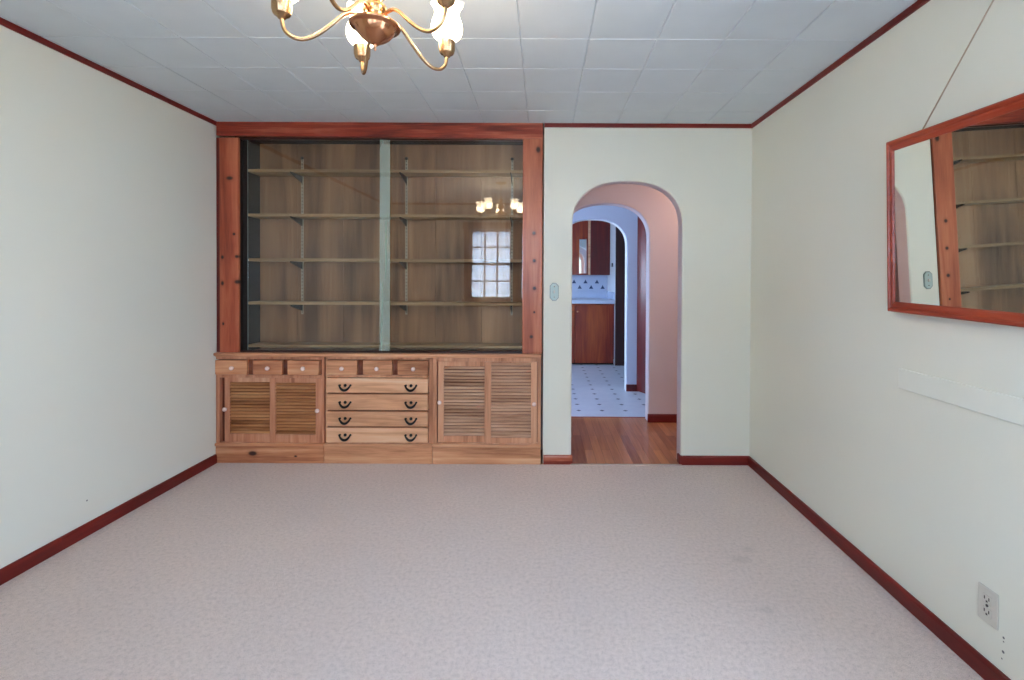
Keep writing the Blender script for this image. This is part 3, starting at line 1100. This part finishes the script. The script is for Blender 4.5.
# ------------------------------------------------------------------ doors seen through the archways
th = math.atan2(-.154, .075)
DM = Matrix.Translation((1.083, 5.498, 0)) @ Matrix.Rotation(th, 4, 'Z')
d = MB().box(0, .72, 0, .035, .008, 2.02, .002)
dr = struct('door_1', d.move(DM), 'darkwood')
struct('door_handle', MB().lathe([(0, 0), (.022, 0), (.022, -.005), (.010, -.008), (.010, -.03), (.026, -.04), (.028, -.052), (.018, -.062), (0, -.064)], (.66, 0, .95), 16, 'y').move(DM), 'brass', parent=dr)
d2 = MB().box(1.217, 1.858, 7.17, 7.21, .004, 2.098, .002)
frame_rect(d2, 1.30, 1.78, .2, .95, 7.164, 7.171, .015, .015, .015, .015, .001)
frame_rect(d2, 1.30, 1.78, 1.1, 1.95, 7.164, 7.171, .015, .015, .015, .015, .001)
struct('door_2', d2, 'brownwood')
cas = MB().box(1.085, 1.219, 7.125, 7.151, 0, 2.18, .003).box(1.856, 1.98, 7.125, 7.151, 0, 2.18, .003).box(1.085, 1.98, 7.12, 7.152, 2.095, 2.2, .003)
struct('trim_8', cas, 'brownwood')

# ------------------------------------------------------------------ kitchen cabinets
g = thing('kitchen_base_cabinet', 'orange-red wooden kitchen base cabinet under white worktop, seen through the archways', 'cabinet', (.55, 7.5, 0))
obj('carcass', MB().box(.02, 1.076, 7.20, 7.99, .085, .918), 'kitchenwood', g)
obj('toe_board', MB().box(.06, 1.076, 7.25, 7.27, .002, .09), 'dark', g)
for x0, x1, kx in ((.495, 1.066, .53), (.03, .485, .45)):
    d = obj('door', MB().box(x0, x1, 7.178, 7.199, .03, .90, .006, 3), 'kitchenwood', g)
    obj('knob', MB().lathe([(0, 0), (.006, 0), (.006, -.012), (.014, -.018), (.012, -.026), (0, -.028)], (kx, 7.178, .80), 14, 'y'), 'brass_d', d)
wt = MB().box(0.0, 1.079, 7.155, 7.995, .918, .975, .006, 3)
tag(obj('kitchen_worktop', wt, 'counter', base=(.54, 7.57, .918)), 'white laminate kitchen worktop on the red wooden base cabinet', 'worktop')
bs = MB().box(0.0, 1.079, 7.985, 7.999, .9755, 1.350)
bs.box(0.0, 1.079, 7.965, 7.986, .9755, 1.09, .003)
bs.box(1.066, 1.0795, 7.17, 7.985, .9755, 1.09, .003)
bs.mi = 1
for row, z, off in ((0, 1.245, 0), (1, 1.155, .095)):
    for k in range(6):
        x = .145 + off + .19 * k
        if x < 1.03:
            bs.prism([(x - .036, z - .030), (x + .036, z - .030), (x + .012, z + .010), (x, z + .034), (x - .012, z + .010)], 'y', 7.983, 7.9855)
tag(obj('tiled_backsplash', bs, 'tile', base=(.54, 7.99, .9755), extra=('tile_blue',)), 'white tiled backsplash with small blue triangle motifs above the kitchen worktop', 'backsplash')

g = thing('kitchen_wall_cabinet', 'dark red wooden kitchen wall cabinet with plain door above the tiled backsplash', 'cabinet', (.9, 7.85, 1.36))
obj('carcass', MB().box(.742, 1.079, 7.69, 7.995, 1.352, 2.30, .002), 'darkwood', g)
d = obj('door', MB().box(.765, 1.072, 7.668, 7.689, 1.356, 2.28, .004, 2), 'darkwood', g)
obj('edge_stile', MB().box(.728, .764, 7.672, 7.695, 1.352, 2.30, .003), 'honey', g)
g = thing('kitchen_highlight_cabinet', 'orange wooden kitchen wall cabinet with a mirror strip as white highlight in its door, left of the plain one', 'cabinet', (.48, 7.85, 1.36))
obj('carcass', frame_rect(MB(), .22, .727, 1.352, 2.30, 7.70, 7.995, .02, .02, .02, .02).box(.22, .727, 7.97, 7.995, 1.352, 2.30), 'kitchenwood', g)
d = obj('door', frame_rect(MB(), .40, .722, 1.356, 2.28, 7.675, 7.698, .185, .02, .02, .35, .003), 'kitchenwood', g)
obj('pane', MB().box(.58, .706, 7.684, 7.690, 1.37, 1.92), 'mirror', d)  # mirror strip stands in for the white highlight on the door

g = thing('kitchen_outlet', 'small black socket on white wall strip beside the kitchen wall cabinet', 'outlet', (1.08, 7.42, 1.50))
obj('plate', MB().box(1.073, 1.0798, 7.36, 7.48, 1.475, 1.535, .002), 'black', g)
obj('socket', MB().box(1.069, 1.0735, 7.385, 7.455, 1.488, 1.522, .002), 'black', g)

# ------------------------------------------------------------------ curtain rod on the rear wall
g = thing('curtain_rod', 'thin black curtain rod above the rear windows, reflected in the bookcase glass', 'curtain rod', (0, YR, 2.125))
obj('rod', MB().tube([(-1.44, YR + .06, 2.125), (1.30, YR + .06, 2.125)], .008, 10), 'black', g)
for x, s_ in ((-1.44, -1), (1.30, 1)):
    obj('finial', MB().lathe([(0, 0), (.008, 0), (.014, s_ * .010), (.018, s_ * .022), (.012, s_ * .036), (0, s_ * .040)], (x, YR + .06, 2.125), 14, 'x'), 'black', g)
for x in (-1.36, -.04, 1.22):
    obj('bracket', MB().box(x - .008, x + .008, YR, YR + .006, 2.09, 2.15, .001).tube([(x, YR + .004, 2.115), (x, YR + .06, 2.115)], .005, 8), 'black', g)

# ------------------------------------------------------------------ outside the windows
struct('ground', MB().box(-30, 30, -40, YR - .14, -1.2, -1.0), 'ground')
g = thing('neighbour_house', 'pale blue sided house standing across the yard, reflected in the bookcase glass', 'house', (-1, -11, -1.0))
hb = MB().box(-9, 6, -15, -10, -1.0, 3.2)
for k in range(28):
    z = -1.0 + k * .15
    hb.prism([(-10.0, z), (-9.972, z), (-9.995, z + .15), (-10.0, z + .15)], 'x', -9, 6)
obj('wall', hb, 'siding', g)
obj('roof', MB().prism([(-15.5, 3.1), (-9.6, 3.1), (-9.6, 3.25), (-12.5, 5.2), (-15.5, 3.25)], 'x', -9.4, 6.4), 'roofing', g)
for x in (-6.5, -3.2, .2, 3.2):
    w = obj('window', frame_rect(MB(), x - .55, x + .55, .2, 1.9, -9.97, -9.92, .09, .09, .09, .09, .004), 'white', g)
    obj('pane', MB().box(x - .47, x + .47, -9.965, -9.955, .28, 1.82), 'roofing', w)
